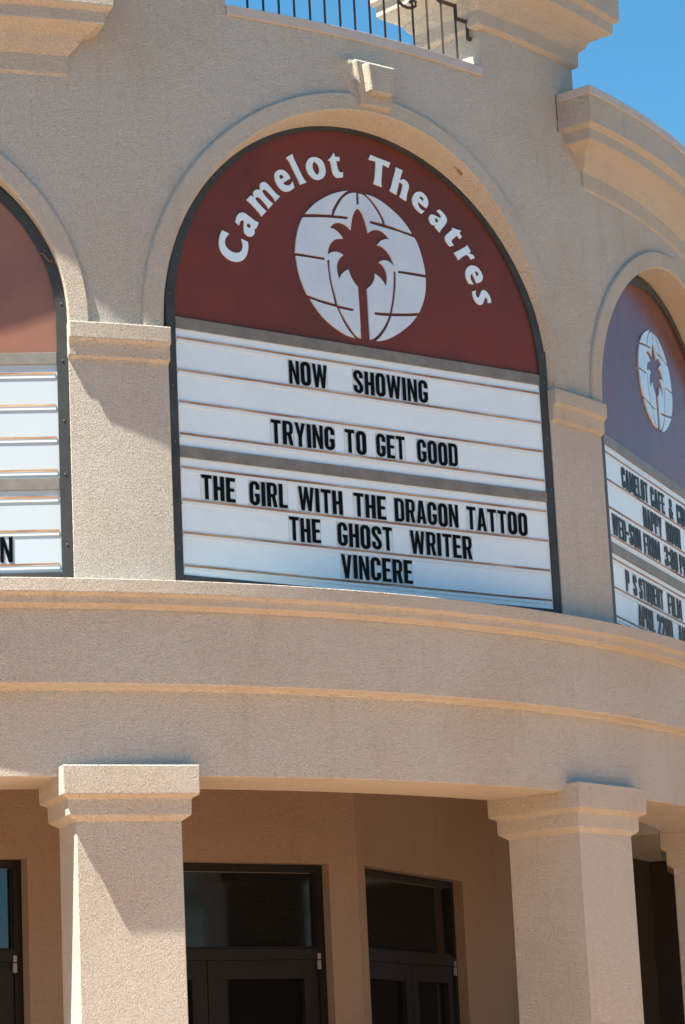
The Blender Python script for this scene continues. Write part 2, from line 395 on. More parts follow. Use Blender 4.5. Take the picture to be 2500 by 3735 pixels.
# thick patch of render feathered out against the keystone's left side and up its height: it catches the grazing sun
random.seed(11)
vs = []; fs = []; NR, NC = 12, 7
for i in range(NR):
    z = 3.235+.315*i/(NR-1); ur = -.132-.045*i/(NR-1); wl = .045+.105*(i/(NR-1))**.8
    for j in range(NC):
        q = j/(NC-1); u = ur-wl*(1-q)+(random.uniform(-.008, .008) if 0 < j < NC-1 else (random.uniform(-.02, .01) if j == 0 else 0))
        hgt = -.002 if j == 0 or i in (0,) else (.028*q*min(1, (NR-1-i)/2)+random.uniform(-.0025, .0025))
        vs.append(bay(0, u, onR(6.97, u)+hgt, z))
for i in range(NR-1):
    for j in range(NC-1): fs.append((i*NC+j, i*NC+j+1, (i+1)*NC+j+1, (i+1)*NC+j))
make('render_patch', vs, fs, 'trim', kst, 60)

# columns of the porch with stepped capitals
for k in (-1.5, -.5, .5, 1.5):
    dd = .19 if k < 0 else 0
    col = ringloft('column', [(.318, 6.960, 6.40+dd, -GZ), (.315, 6.957, 6.40+dd, -1.372)], 'stucco', B, k, .007)
    ringloft('capital', [(.312, 6.955, 6.40+dd, -1.388), (.368, 6.990, 6.35+dd, -1.352), (.370, 6.992, 6.35+dd, -1.256), (.408, 7.035, 6.31+dd, -1.238), (.411, 7.037, 6.31+dd, -1.068)], 'trim', col, k, .009)

# porch walls: three flat facets with door openings
def facet(azn, d, u0, u1, holes):
    """stucco wall of a facet with rectangular openings (u0, u1, top)"""
    a = R_(azn); t = Vector((math.cos(a), math.sin(a), 0)); n = Vector((math.sin(a), -math.cos(a), 0))
    F = lambda u, w, z: tuple(t*u+n*w+Vector((0, 0, z+GZ)))
    us = [u0]; segs = []
    for h0, h1, ht in sorted(holes): segs.append((us[-1], h0, None)); segs.append((h0, h1, ht)); us.append(h1)
    segs.append((us[-1], u1, None))
    for s0, s1, ht in segs:
        zb = -GZ if ht is None else ht
        o = box('porch_wall', s0, s1, d-.16, d, zb, -.6, 'stucco_shaded', B, 0, lambda x, y, z: F(x, y, z))
        orient(o)
    return F
def door_unit(F, d, u0, u1, seam):
    """frame with transom and two glazed leaves, set back in an opening; head at -1.4"""
    w0, w1 = d-.155, d-.08
    f = orient(box('door_frame', u0, u1, w0, w1, -1.45, -1.4, 'doorframe', B, 0, F))
    def part(n, a, b, c, e, z0, z1, m, bev=0):
        return orient(box(n, a, b, c, e, z0, z1, m, f, bev, F))
    part('jamb', u0, u0+.06, w0, w1, -GZ, -1.452, 'doorframe'); part('jamb', u1-.06, u1, w0, w1, -GZ, -1.452, 'doorframe')
    part('transom_bar', u0+.062, u1-.062, w0, w1+.004, -2.045, -1.97, 'doorframe')
    part('transom_bead', u0+.062, u1-.062, w1-.02, w1-.008, -1.968, -1.955, 'doorframe')
    part('transom_pane', u0+.062, u1-.062, w0+.03, w0+.036, -1.968, -1.452, 'transom')
    for a, b in ((u0+.064, seam-.004), (seam+.004, u1-.064)):
        st = .12
        part('leaf_stile', a, a+st, w0+.004, w1-.012, -GZ+.01, -2.0465, 'doorframe')
        part('leaf_stile', b-st, b, w0+.004, w1-.012, -GZ+.01, -2.0465, 'doorframe')
        part('leaf_rail', a+st, b-st, w0+.005, w1-.013, -2.172, -2.0465, 'doorframe')
        part('leaf_rail', a+st, b-st, w0+.005, w1-.013, -GZ+.01, -GZ+.28, 'doorframe')
        part('leaf_pane', a+st-.002, b-st+.002, w0+.02, w0+.026, -GZ+.278, -2.170, 'glass')
    for hu in (u0+.05, u1-.075):
        part('hinge', hu, hu+.024, w1-.005, w1+.014, -2.045, -2.004, 'hinge', .002)
        part('hinge', hu, hu+.024, w1-.005, w1+.014, -2.112, -2.052, 'hinge', .002)
    for s in (-1, 1):
        vs, fs = tube_data([F(seam+s*.075, w1+.0, -2.95), F(seam+s*.075, w1+.05, -2.97), F(seam+s*.075, w1+.06, -3.15), F(seam+s*.075, w1+.05, -3.33), F(seam+s*.075, w1, -3.35)], .011, 8)
        make('pull_handle', vs, fs, 'hinge', f, 40)
D0 = 4.72
c = D0*math.tan(R_(15.3))
F0 = facet(0, D0, -5.2, c, [(-3.33, -1.357, -1.395), (-.925, 1.045, -1.395)])
door_unit(F0, D0, -3.33, -1.357, -2.34); door_unit(F0, D0, -.925, 1.045, .062)
F1 = facet(DELTA, D0, -c, 3.3, [(-1.15, .845, -1.395)])
door_unit(F1, D0, -1.15, .845, -.10)
orient(box('recessed_wall', 3.3, 6.5, D0-.30, D0-.12, -GZ, -.6, 'shaded_wall', B, 0, F1))
orient(box('side_door_frame', 4.9, 5.6, D0-.11, D0-.04, -GZ, -1.69, 'doorframe', B, .01, F1))
# the side wing: its canopy and the shade in its wall colour darken the porch end
Fw = lambda u, w_, z: (u*math.cos(R_(DELTA))+w_*math.sin(R_(DELTA)), u*math.sin(R_(DELTA))-w_*math.cos(R_(DELTA)), z+GZ)
orient(box('wing_wall', 6.5, 12, 3.0, 9.5, -GZ, -.9, 'shaded_wall', B, .02, Fw))
orient(box('wing_canopy', 4.2, 12.3, 3.0, 10.2, -.89, .5, 'stucco', B, .02, lambda u, w_, z: Fw(u if u > 5 else (5.9 if w_ > 5 else 2.6), w_, z)))
revolve('porch_floor', [(7.45, -GZ+.1), (7.45, -GZ+.17), (.5, -GZ+.17), (.5, -GZ+.1)], -70, 75, 'floor', B, 3, .01)

# ------------------------------------------------------------------ block capitals of the changeable signs
def arc(cx, cy, rx, ry, a0, a1, n=6): return [(cx+rx*math.cos(R_(a0+(a1-a0)*i/n)), cy+ry*math.sin(R_(a0+(a1-a0)*i/n))) for i in range(n+1)]
def stroke(pts, ws):
    n = len(pts); L = []; Rr = []
    for i, (x, y) in enumerate(pts):
        x0, y0 = pts[max(i-1, 0)]; x1, y1 = pts[min(i+1, n-1)]
        d = math.hypot(x1-x0, y1-y0); nx, ny = -(y1-y0)/d, (x1-x0)/d
        w_ = ws if isinstance(ws, float) else ws(x, y, abs(nx))
        L.append((x+nx*w_, y+ny*w_)); Rr.append((x-nx*w_, y-ny*w_))
    return L+Rr[::-1]
W5 = .5; SV, SH = .094, .070
def ww(x, y, nx): return SH+(SV-SH)*nx
def rr(x0, y0, x1, y1, rx, ry=None, n=5):
    ry = ry or rx
    return arc(x1-rx, y1-ry, rx, ry, 0, 90, n)+arc(x0+rx, y1-ry, rx, ry, 90, 180, n)+arc(x0+rx, y0+ry, rx, ry, 180, 270, n)+arc(x1-rx, y0+ry, rx, ry, 270, 360, n)
def glyph(ch):
    """list of shapes; each shape is [outer, hole...] in units of the letter height; and the width"""
    s, h, w = .188, .138, .5
    cp = [(w-SV, .66), (w-SV, .80)]+arc(w/2, .80, w/2-SV, .2-SH, 0, 180)[1:]+[(SV, .5), (SV, .2)]+arc(w/2, .2, w/2-SV, .2-SH, 180, 360)[1:]
    if ch == 'A': return [[[(0, 0), (.155, 1), (.36, 1), (.515, 0), (.345, 0), (.318, .19), (.197, .19), (.17, 0)], [(.213, .31), (.302, .31), (.2575, .80)]]], .515
    if ch == 'C': return [[stroke(cp+[(w-SV, .35)], ww)]], w
    if ch == 'G': return [[stroke(cp+[(w-SV, .35)], ww)], [[(.26, .35), (w, .35), (w, .49), (.26, .49)]]], w
    if ch == 'D': return [[[(0, 0), (.30, 0)]+arc(.30, .2, .2, .2, -90, 0)+arc(.30, .8, .2, .2, 0, 90)+[(0, 1)], [(s, h), (s, 1-h)]+arc(.285, .78, .05, .09, 90, 0)+arc(.285, .22, .05, .09, 0, -90)]], w
    if ch == 'E': return [[[(0, 0), (.43, 0), (.43, h), (s, h), (s, .44), (.39, .44), (.39, .57), (s, .57), (s, 1-h), (.43, 1-h), (.43, 1), (0, 1)]]], .43
    if ch == 'F': return [[[(0, 0), (s, 0), (s, .43), (.39, .43), (.39, .56), (s, .56), (s, 1-h), (.43, 1-h), (.43, 1), (0, 1)]]], .43
    if ch == 'H': return [[[(0, 0), (s, 0), (s, .43), (w-s, .43), (w-s, 0), (w, 0), (w, 1), (w-s, 1), (w-s, .565), (s, .565), (s, 1), (0, 1)]]], w
    if ch == 'I': return [[[(0, 0), (s, 0), (s, 1), (0, 1)]]], s
    if ch == 'L': return [[[(0, 0), (.42, 0), (.42, h), (s, h), (s, 1), (0, 1)]]], .42
    if ch == 'M': return [[[(0, 0), (.145, 0), (.145, .72), (.275, .06), (.375, .06), (.505, .72), (.505, 0), (.65, 0), (.65, 1), (.44, 1), (.325, .42), (.21, 1), (0, 1)]]], .65
    if ch == 'N': return [[[(0, 0), (.15, 0), (.15, .62), (.34, 0), (w, 0), (w, 1), (.35, 1), (.35, .40), (.165, 1), (0, 1)]]], w
    if ch in 'O0': return [[rr(0, -.01, w, 1.01, .2, .2), rr(s, h-.01, w-s, 1.01-h, .075, .10)[::-1]]], w
    if ch == 'P': return [[[(0, 0), (s, 0), (s, .40), (.31, .40)]+arc(.31, .57, .18, .17, -90, 0)+arc(.31, .83, .18, .17, 0, 90)+[(0, 1)], [(s, .53), (s, .875)]+arc(.285, .82, .045, .055, 90, 0, 3)+arc(.285, .585, .045, .055, 0, -90, 3)]], .49
    if ch == 'R': return [[[(0, 0), (s, 0), (s, .41), (.235, .41), (.325, 0), (.50, 0), (.405, .45), (.475, .53), (.49, .62)]+arc(.31, .83, .18, .17, 0, 90)+[(0, 1)], [(s, .535), (s, .875)]+arc(.285, .82, .045, .055, 90, 0, 3)+arc(.285, .59, .045, .055, 0, -90, 3)]], .5
    if ch == 'S': return [[stroke([(w-SV, .67), (w-SV, .80)]+arc(w/2, .80, w/2-SV, .2-SH, 0, 180)[1:]+[(SV, .74), (SV+.02, .66), (w/2-.04, .56), (w/2+.06, .45), (w-SV-.02, .34), (w-SV, .26), (w-SV, .2)]+arc(w/2, .2, w/2-SV, .2-SH, 0, -180)[1:]+[(SV, .33)], ww)]], w
    if ch == 'T': return [[[(.155, 0), (.321, 0), (.321, 1-h), (.476, 1-h), (.476, 1), (0, 1), (0, 1-h), (.155, 1-h)]]], .476
    if ch == 'U': return [[stroke([(SV, 1), (SV, .2)]+arc(w/2, .2, w/2-SV, .2-SH, 180, 360)[1:]+[(w-SV, 1)], ww)]], w
    if ch == 'V': return [[[(.17, 0), (.345, 0), (.515, 1), (.345, 1), (.26, .36), (.17, 1), (0, 1)]]], .515
    if ch == 'W': return [[[(.125, 0), (.285, 0), (.375, .56), (.465, 0), (.625, 0), (.75, 1), (.59, 1), (.535, .38), (.44, 1), (.31, 1), (.215, .38), (.16, 1), (0, 1)]]], .75
    if ch == 'Y': return [[[(.172, 0), (.338, 0), (.338, .40), (.51, 1), (.34, 1), (.257, .62), (.17, 1), (0, 1), (.172, .40)]]], .51
    if ch == '-': return [[[(0, .40), (.30, .40), (.30, .54), (0, .54)]]], .30
    if ch == ':': return [[[(0, .12), (s, .12), (s, .29), (0, .29)]], [[(0, .62), (s, .62), (s, .79), (0, .79)]]], s
    if ch == '2': return [[stroke([(SV, .66), (SV, .80)]+arc(w/2, .80, w/2-SV, .2-SH, 180, 0)[1:]+[(w-SV, .70), (w-SV-.03, .58), (.22, .26), (.14, .13)], ww)], [[(.02, 0), (w, 0), (w, .125), (.02, .125)]]], w
    if ch == '3': return [[stroke([(SV, .68), (SV, .80)]+arc(w/2, .80, w/2-SV, .2-SH, 180, 0)[1:]+[(w-SV, .68), (w-SV-.03, .60), (w-SV-.08, .545)], ww)],
                          [stroke([(w-SV-.08, .455), (w-SV-.03, .40), (w-SV, .32), (w-SV, .2)]+arc(w/2, .2, w/2-SV, .2-SH, 0, -180)[1:]+[(SV, .32)], ww)], [[(.18, .45), (.33, .45), (.33, .55), (.18, .55)]]], w
    if ch == '&': return [[rr(.09, .58, .43, 1.01, .15, .2), rr(.21, .68, .32, .90, .05, .08)[::-1]], [rr(0, -.01, .42, .575, .18, .22), rr(.14, .12, .29, .44, .07, .12)[::-1]], [[(.43, .40), (.55, .40), (.47, .14), (.57, 0), (.425, 0), (.425, .2)]]], .57
GL = {}
def glyph_mesh(ch):
    if ch not in GL:
        shapes, wd = glyph(ch); V = []; Fc = []
        for sh in shapes:
            vs, fs = prism_data(sh, -.002/.15, 0)
            o = len(V); V += vs; Fc += [tuple(i+o for i in f) for f in fs]
        me = bpy.data.meshes.new('letter'); me.from_pydata([(x*.15, y*.15, z*.15) for x, y, z in V], [], Fc)
        me.materials.append(MT['black']); me.update()
        # clear plate that carries the letter, with a thin darker rim
        t = []; ft = []
        GL[ch] = (me, wd)
    return GL[ch]
def plate_mesh(wd):
    key = ('plate', round(wd, 3))
    if key not in GL:
        W_ = wd; h0, h1 = -.009, .154; r = .0022
        def bx(x0, x1, z0, z1, y0, y1):
            vs = [(x, y, z) for z in (z0, z1) for y in (y0, y1) for x in (x0, x1)]
            return vs, [(0, 2, 3, 1), (4, 5, 7, 6), (0, 1, 5, 4), (2, 6, 7, 3), (0, 4, 6, 2), (1, 3, 7, 5)]
        V = []; Fc = []; mi = []
        for (x0, x1, z0, z1), m_ in (((r, W_-r, h0+r, h1-r), 0), ((0, r, h0, h1), 1), ((W_-r, W_, h0, h1), 1), ((r, W_-r, h1-r, h1), 1), ((r, W_-r, h0, h0+r), 1)):
            vs, fs = bx(x0, x1, z0, z1, -.002, 0 if m_ else -.0005); o = len(V)
            V += vs; Fc += [tuple(i+o for i in f) for f in fs]; mi += [m_]*6
        me = bpy.data.meshes.new('letter_tile'); me.from_pydata(V, [], Fc); me.materials.append(MT['tile']); me.materials.append(MT['tilerim'])
        for f, q in zip(me.polygons, mi): f.material_index = q
        me.update(); GL[key] = me
    return GL[key]
def put_word(root, word, u0, u1, z, y=.0042):
    """letters hung between u0 and u1 with their feet at z"""
    wd = [glyph_mesh(ch)[1]*.15 for ch in word]; gap = .0135
    sc = (u1-u0)/(sum(wd)+gap*(len(word)-1)); x = u0
    for ch, q in zip(word, wd):
        dz = random.uniform(-.002, .0025); rot = random.uniform(-.008, .008)
        tw = q*sc+gap*sc*.86
        t = instance('letter_tile', plate_mesh(tw), root, (x-gap*sc*.43, y, z+dz), rot=(0, rot, 0))
        instance('letter', glyph_mesh(ch)[0], t, (gap*sc*.43, -.0022, 0), (sc, 1, 1))
        x += (q+gap)*sc

# ------------------------------------------------------------------ traced name and emblem (u, z on the sign's face)
NAME = [('C',[[(-1.074,2.273),(-1.022,2.258),(-1.039,2.241),(-1.052,2.222),(-1.058,2.201),(-1.056,2.181),(-1.046,2.166),(-1.03,2.154),(-1.009,2.145),(-0.986,2.142),(-0.965,2.144),(-0.946,2.153),(-0.932,2.167),(-0.925,2.184),(-0.923,2.202),(-0.926,2.222),(-0.932,2.24),(-0.886,2.229),(-0.882,2.211),(-0.883,2.188),(-0.889,2.16),(-0.901,2.133),(-0.919,2.11),(-0.941,2.094),(-0.97,2.085),(-0.996,2.084),(-1.025,2.089),(-1.053,2.101),(-1.078,2.121),(-1.094,2.146),(-1.101,2.172),(-1.101,2.201),(-1.094,2.231),(-1.084,2.256)]]),
('a',[[(-0.945,2.325),(-0.971,2.346),(-0.965,2.368),(-0.955,2.389),(-0.94,2.405),(-0.921,2.413),(-0.9,2.413),(-0.876,2.403),(-0.85,2.389),(-0.822,2.375),(-0.796,2.369),(-0.807,2.343),(-0.819,2.323),(-0.831,2.328),(-0.83,2.308),(-0.83,2.294),(-0.838,2.279),(-0.851,2.269),(-0.866,2.266),(-0.883,2.268),(-0.898,2.276),(-0.908,2.29),(-0.91,2.318),(-0.908,2.341),(-0.905,2.362),(-0.916,2.365),(-0.93,2.358),(-0.94,2.343)],[(-0.876,2.354),(-0.854,2.341),(-0.861,2.325),(-0.871,2.32),(-0.883,2.324),(-0.889,2.336)]]),
('m',[[(-0.88,2.504),(-0.847,2.539),(-0.825,2.526),(-0.828,2.56),(-0.818,2.574),(-0.801,2.584),(-0.785,2.587),(-0.772,2.585),(-0.774,2.621),(-0.764,2.635),(-0.747,2.643),(-0.731,2.644),(-0.713,2.634),(-0.687,2.613),(-0.659,2.589),(-0.641,2.577),(-0.622,2.57),(-0.659,2.53),(-0.669,2.548),(-0.687,2.566),(-0.71,2.583),(-0.728,2.595),(-0.742,2.596),(-0.753,2.591),(-0.758,2.579),(-0.749,2.565),(-0.72,2.539),(-0.695,2.521),(-0.677,2.513),(-0.714,2.472),(-0.726,2.49),(-0.746,2.51),(-0.772,2.53),(-0.787,2.537),(-0.798,2.537),(-0.808,2.53),(-0.814,2.52),(-0.8,2.505),(-0.771,2.481),(-0.748,2.463),(-0.731,2.455),(-0.769,2.413),(-0.785,2.432),(-0.807,2.452),(-0.836,2.475),(-0.861,2.494)]]),
('e',[[(-0.534,2.705),(-0.593,2.664),(-0.58,2.654),(-0.563,2.653),(-0.545,2.658),(-0.529,2.671),(-0.518,2.688),(-0.506,2.648),(-0.522,2.635),(-0.541,2.621),(-0.564,2.612),(-0.588,2.611),(-0.612,2.62),(-0.633,2.638),(-0.649,2.661),(-0.657,2.688),(-0.656,2.711),(-0.646,2.729),(-0.63,2.742),(-0.611,2.749),(-0.589,2.751),(-0.568,2.743),(-0.549,2.728)],[(-0.611,2.685),(-0.582,2.705),(-0.59,2.715),(-0.601,2.72),(-0.614,2.714),(-0.621,2.701),(-0.618,2.691)]]),
('l',[[(-0.559,2.84),(-0.511,2.873),(-0.5,2.842),(-0.472,2.793),(-0.445,2.744),(-0.423,2.713),(-0.407,2.701),(-0.459,2.675),(-0.469,2.7),(-0.492,2.74),(-0.517,2.783),(-0.539,2.821)]]),
('o',[[(-0.337,2.883),(-0.313,2.883),(-0.289,2.876),(-0.27,2.862),(-0.259,2.84),(-0.252,2.813),(-0.255,2.786),(-0.266,2.763),(-0.285,2.746),(-0.308,2.735),(-0.333,2.733),(-0.357,2.739),(-0.378,2.753),(-0.395,2.773),(-0.405,2.797),(-0.405,2.821),(-0.395,2.846),(-0.379,2.866),(-0.359,2.877)],[(-0.339,2.853),(-0.323,2.847),(-0.31,2.835),(-0.303,2.819),(-0.301,2.802),(-0.306,2.781),(-0.32,2.765),(-0.333,2.773),(-0.346,2.786),(-0.354,2.803),(-0.355,2.825),(-0.349,2.843)]]),
('t',[[(-0.178,2.941),(-0.171,2.915),(-0.138,2.92),(-0.134,2.893),(-0.163,2.888),(-0.159,2.86),(-0.152,2.833),(-0.144,2.819),(-0.13,2.815),(-0.112,2.822),(-0.115,2.786),(-0.138,2.779),(-0.161,2.776),(-0.178,2.782),(-0.192,2.797),(-0.199,2.82),(-0.204,2.85),(-0.211,2.88),(-0.228,2.88),(-0.2,2.912)]]),
('T',[[(0.12,2.981),(0.172,2.971),(0.226,2.963),(0.281,2.956),(0.264,2.919),(0.238,2.928),(0.216,2.932),(0.21,2.897),(0.204,2.853),(0.198,2.811),(0.198,2.774),(0.166,2.78),(0.133,2.785),(0.144,2.821),(0.152,2.868),(0.157,2.907),(0.161,2.942),(0.133,2.945),(0.101,2.945)]]),
('h',[[(0.325,2.932),(0.381,2.919),(0.371,2.897),(0.362,2.874),(0.353,2.847),(0.368,2.853),(0.384,2.859),(0.401,2.854),(0.418,2.841),(0.426,2.822),(0.421,2.795),(0.407,2.759),(0.397,2.712),(0.343,2.733),(0.358,2.762),(0.368,2.793),(0.375,2.818),(0.371,2.829),(0.36,2.834),(0.347,2.833),(0.337,2.802),(0.326,2.771),(0.319,2.741),(0.264,2.762),(0.277,2.787),(0.293,2.833),(0.309,2.879),(0.321,2.91)]]),
('e',[[(0.564,2.691),(0.496,2.726),(0.494,2.711),(0.499,2.695),(0.511,2.68),(0.528,2.671),(0.549,2.668),(0.523,2.646),(0.5,2.656),(0.478,2.67),(0.459,2.691),(0.449,2.716),(0.45,2.74),(0.461,2.764),(0.48,2.784),(0.504,2.794),(0.527,2.796),(0.55,2.787),(0.57,2.77),(0.581,2.748),(0.582,2.724),(0.575,2.706)],[(0.508,2.752),(0.538,2.734),(0.546,2.748),(0.542,2.759),(0.531,2.767),(0.518,2.764)]]),
('a',[[(0.65,2.686),(0.672,2.701),(0.694,2.689),(0.716,2.671),(0.73,2.652),(0.733,2.633),(0.724,2.612),(0.698,2.581),(0.675,2.556),(0.667,2.541),(0.627,2.573),(0.632,2.583),(0.607,2.585),(0.591,2.597),(0.582,2.615),(0.584,2.632),(0.592,2.647),(0.609,2.655),(0.629,2.653),(0.655,2.645),(0.678,2.639),(0.684,2.651),(0.679,2.667),(0.666,2.679)],[(0.646,2.638),(0.664,2.623),(0.646,2.602),(0.633,2.609),(0.63,2.621),(0.635,2.632)]]),
('t',[[(0.774,2.59),(0.851,2.58),(0.834,2.563),(0.855,2.539),(0.837,2.523),(0.814,2.544),(0.783,2.518),(0.762,2.499),(0.764,2.486),(0.781,2.468),(0.749,2.456),(0.726,2.474),(0.711,2.496),(0.71,2.513),(0.717,2.528),(0.747,2.555),(0.779,2.581)]]),
('r',[[(0.895,2.488),(0.923,2.449),(0.906,2.434),(0.94,2.427),(0.95,2.417),(0.953,2.407),(0.921,2.393),(0.915,2.407),(0.904,2.416),(0.886,2.422),(0.861,2.407),(0.836,2.391),(0.814,2.372),(0.78,2.419),(0.809,2.434),(0.847,2.456),(0.878,2.475)]]),
('e',[[(0.958,2.233),(0.926,2.298),(0.912,2.286),(0.907,2.266),(0.912,2.247),(0.93,2.223),(0.894,2.221),(0.879,2.242),(0.869,2.267),(0.868,2.294),(0.877,2.319),(0.895,2.339),(0.92,2.351),(0.944,2.353),(0.968,2.348),(0.991,2.332),(1.007,2.31),(1.015,2.287),(1.008,2.264),(0.99,2.246)],[(0.946,2.313),(0.961,2.283),(0.975,2.291),(0.982,2.304),(0.977,2.314),(0.962,2.318)]]),
('s',[[(0.918,2.172),(0.948,2.181),(0.944,2.158),(0.949,2.141),(0.961,2.134),(0.973,2.143),(0.984,2.161),(0.994,2.182),(1.01,2.194),(1.025,2.194),(1.048,2.18),(1.065,2.159),(1.072,2.138),(1.074,2.116),(1.045,2.11),(1.046,2.132),(1.041,2.146),(1.031,2.148),(1.02,2.138),(1.01,2.117),(0.998,2.096),(0.981,2.088),(0.963,2.09),(0.943,2.102),(0.928,2.122),(0.92,2.145)]])]
GLOBE = [[(-0.017,2.697),(-0.018,2.615),(-0.017,2.611),(-0.006,2.623),(0.003,2.614),(0.004,2.696),(0.043,2.69),(0.088,2.662),(0.124,2.623),(0.161,2.576),(0.187,2.523),(0.142,2.525),(0.085,2.526),(0.082,2.507),(0.148,2.5),(0.211,2.496),(0.313,2.487),(0.446,2.467),(0.468,2.433),(0.492,2.371),(0.508,2.314),(0.517,2.269),(0.521,2.227),(0.414,2.226),(0.295,2.221),(0.294,2.203),(0.413,2.205),(0.522,2.205),(0.52,2.158),(0.509,2.091),(0.489,2.03),(0.452,1.958),(0.34,1.938),(0.229,1.924),(0.25,2.002),(0.268,2.101),(0.275,2.167),(0.275,2.208),(0.256,2.215),(0.254,2.158),(0.245,2.079),(0.23,1.999),(0.209,1.922),(0.147,1.916),(0.085,1.912),(0.084,1.892),(0.141,1.894),(0.2,1.899),(0.178,1.856),(0.144,1.806),(0.102,1.759),(0.061,1.728),(0.039,1.72),(0.037,1.843),(0.036,1.971),(0.035,2.059),(0.06,2.08),(0.085,2.107),(0.101,2.141),(0.105,2.17),(0.142,2.151),(0.171,2.123),(0.187,2.097),(0.199,2.13),(0.202,2.169),(0.192,2.21),(0.171,2.239),(0.141,2.255),(0.181,2.273),(0.212,2.272),(0.243,2.26),(0.268,2.241),(0.255,2.275),(0.238,2.311),(0.209,2.343),(0.171,2.365),(0.134,2.368),(0.165,2.401),(0.198,2.417),(0.236,2.425),(0.2,2.459),(0.166,2.471),(0.127,2.47),(0.091,2.456),(0.065,2.438),(0.054,2.49),(0.037,2.54),(0.016,2.578),(-0.005,2.593),(-0.024,2.581),(-0.043,2.555),(-0.059,2.517),(-0.07,2.47),(-0.075,2.437),(-0.095,2.453),(-0.125,2.467),(-0.164,2.47),(-0.195,2.462),(-0.222,2.445),(-0.242,2.423),(-0.212,2.421),(-0.186,2.409),(-0.16,2.391),(-0.141,2.367),(-0.189,2.357),(-0.221,2.339),(-0.245,2.313),(-0.262,2.278),(-0.271,2.237),(-0.256,2.25),(-0.229,2.264),(-0.194,2.27),(-0.164,2.265),(-0.143,2.255),(-0.17,2.235),(-0.19,2.206),(-0.201,2.173),(-0.199,2.128),(-0.187,2.09),(-0.164,2.127),(-0.136,2.152),(-0.108,2.166),(-0.105,2.155),(-0.092,2.122),(-0.071,2.09),(-0.049,2.067),(-0.04,2.059),(-0.036,1.896),(-0.036,1.719),(-0.058,1.725),(-0.084,1.743),(-0.12,1.783),(-0.162,1.84),(-0.197,1.894),(-0.136,1.892),(-0.087,1.891),(-0.082,1.909),(-0.15,1.912),(-0.206,1.915),(-0.222,1.978),(-0.244,2.057),(-0.255,2.139),(-0.255,2.211),(-0.276,2.201),(-0.271,2.117),(-0.26,2.042),(-0.245,1.981),(-0.232,1.921),(-0.286,1.926),(-0.376,1.937),(-0.445,1.95),(-0.47,1.999),(-0.496,2.064),(-0.511,2.131),(-0.519,2.193),(-0.414,2.197),(-0.296,2.199),(-0.294,2.217),(-0.405,2.216),(-0.524,2.214),(-0.516,2.276),(-0.499,2.355),(-0.473,2.423),(-0.452,2.459),(-0.346,2.476),(-0.231,2.492),(-0.096,2.504),(-0.09,2.523),(-0.145,2.52),(-0.204,2.514),(-0.19,2.547),(-0.164,2.59),(-0.139,2.627),(-0.114,2.654),(-0.082,2.677),(-0.051,2.69)],
[(-0.082,2.7),(-0.136,2.685),(-0.199,2.661),(-0.261,2.629),(-0.317,2.594),(-0.364,2.557),(-0.404,2.518),(-0.434,2.485),(-0.345,2.499),(-0.224,2.515),(-0.213,2.55),(-0.187,2.593),(-0.154,2.637),(-0.113,2.677)],
[(0.068,2.7),(0.129,2.692),(0.198,2.668),(0.267,2.633),(0.327,2.594),(0.38,2.547),(0.427,2.492),(0.345,2.502),(0.275,2.513),(0.212,2.521),(0.199,2.56),(0.163,2.613),(0.119,2.661)],
[(-0.421,1.924),(-0.325,1.909),(-0.219,1.899),(-0.195,1.855),(-0.164,1.802),(-0.129,1.756),(-0.083,1.715),(-0.146,1.725),(-0.213,1.751),(-0.279,1.786),(-0.337,1.828),(-0.386,1.878)],
[(0.222,1.902),(0.315,1.914),(0.433,1.933),(0.383,1.878),(0.317,1.824),(0.243,1.775),(0.162,1.735),(0.084,1.716),(0.125,1.753),(0.167,1.803),(0.201,1.859)]]
NAME = [(ch, [smooth_poly(p) for p in ol]) for ch, ol in NAME]
GLOBE = [smooth_poly(p, 30) for p in GLOBE]

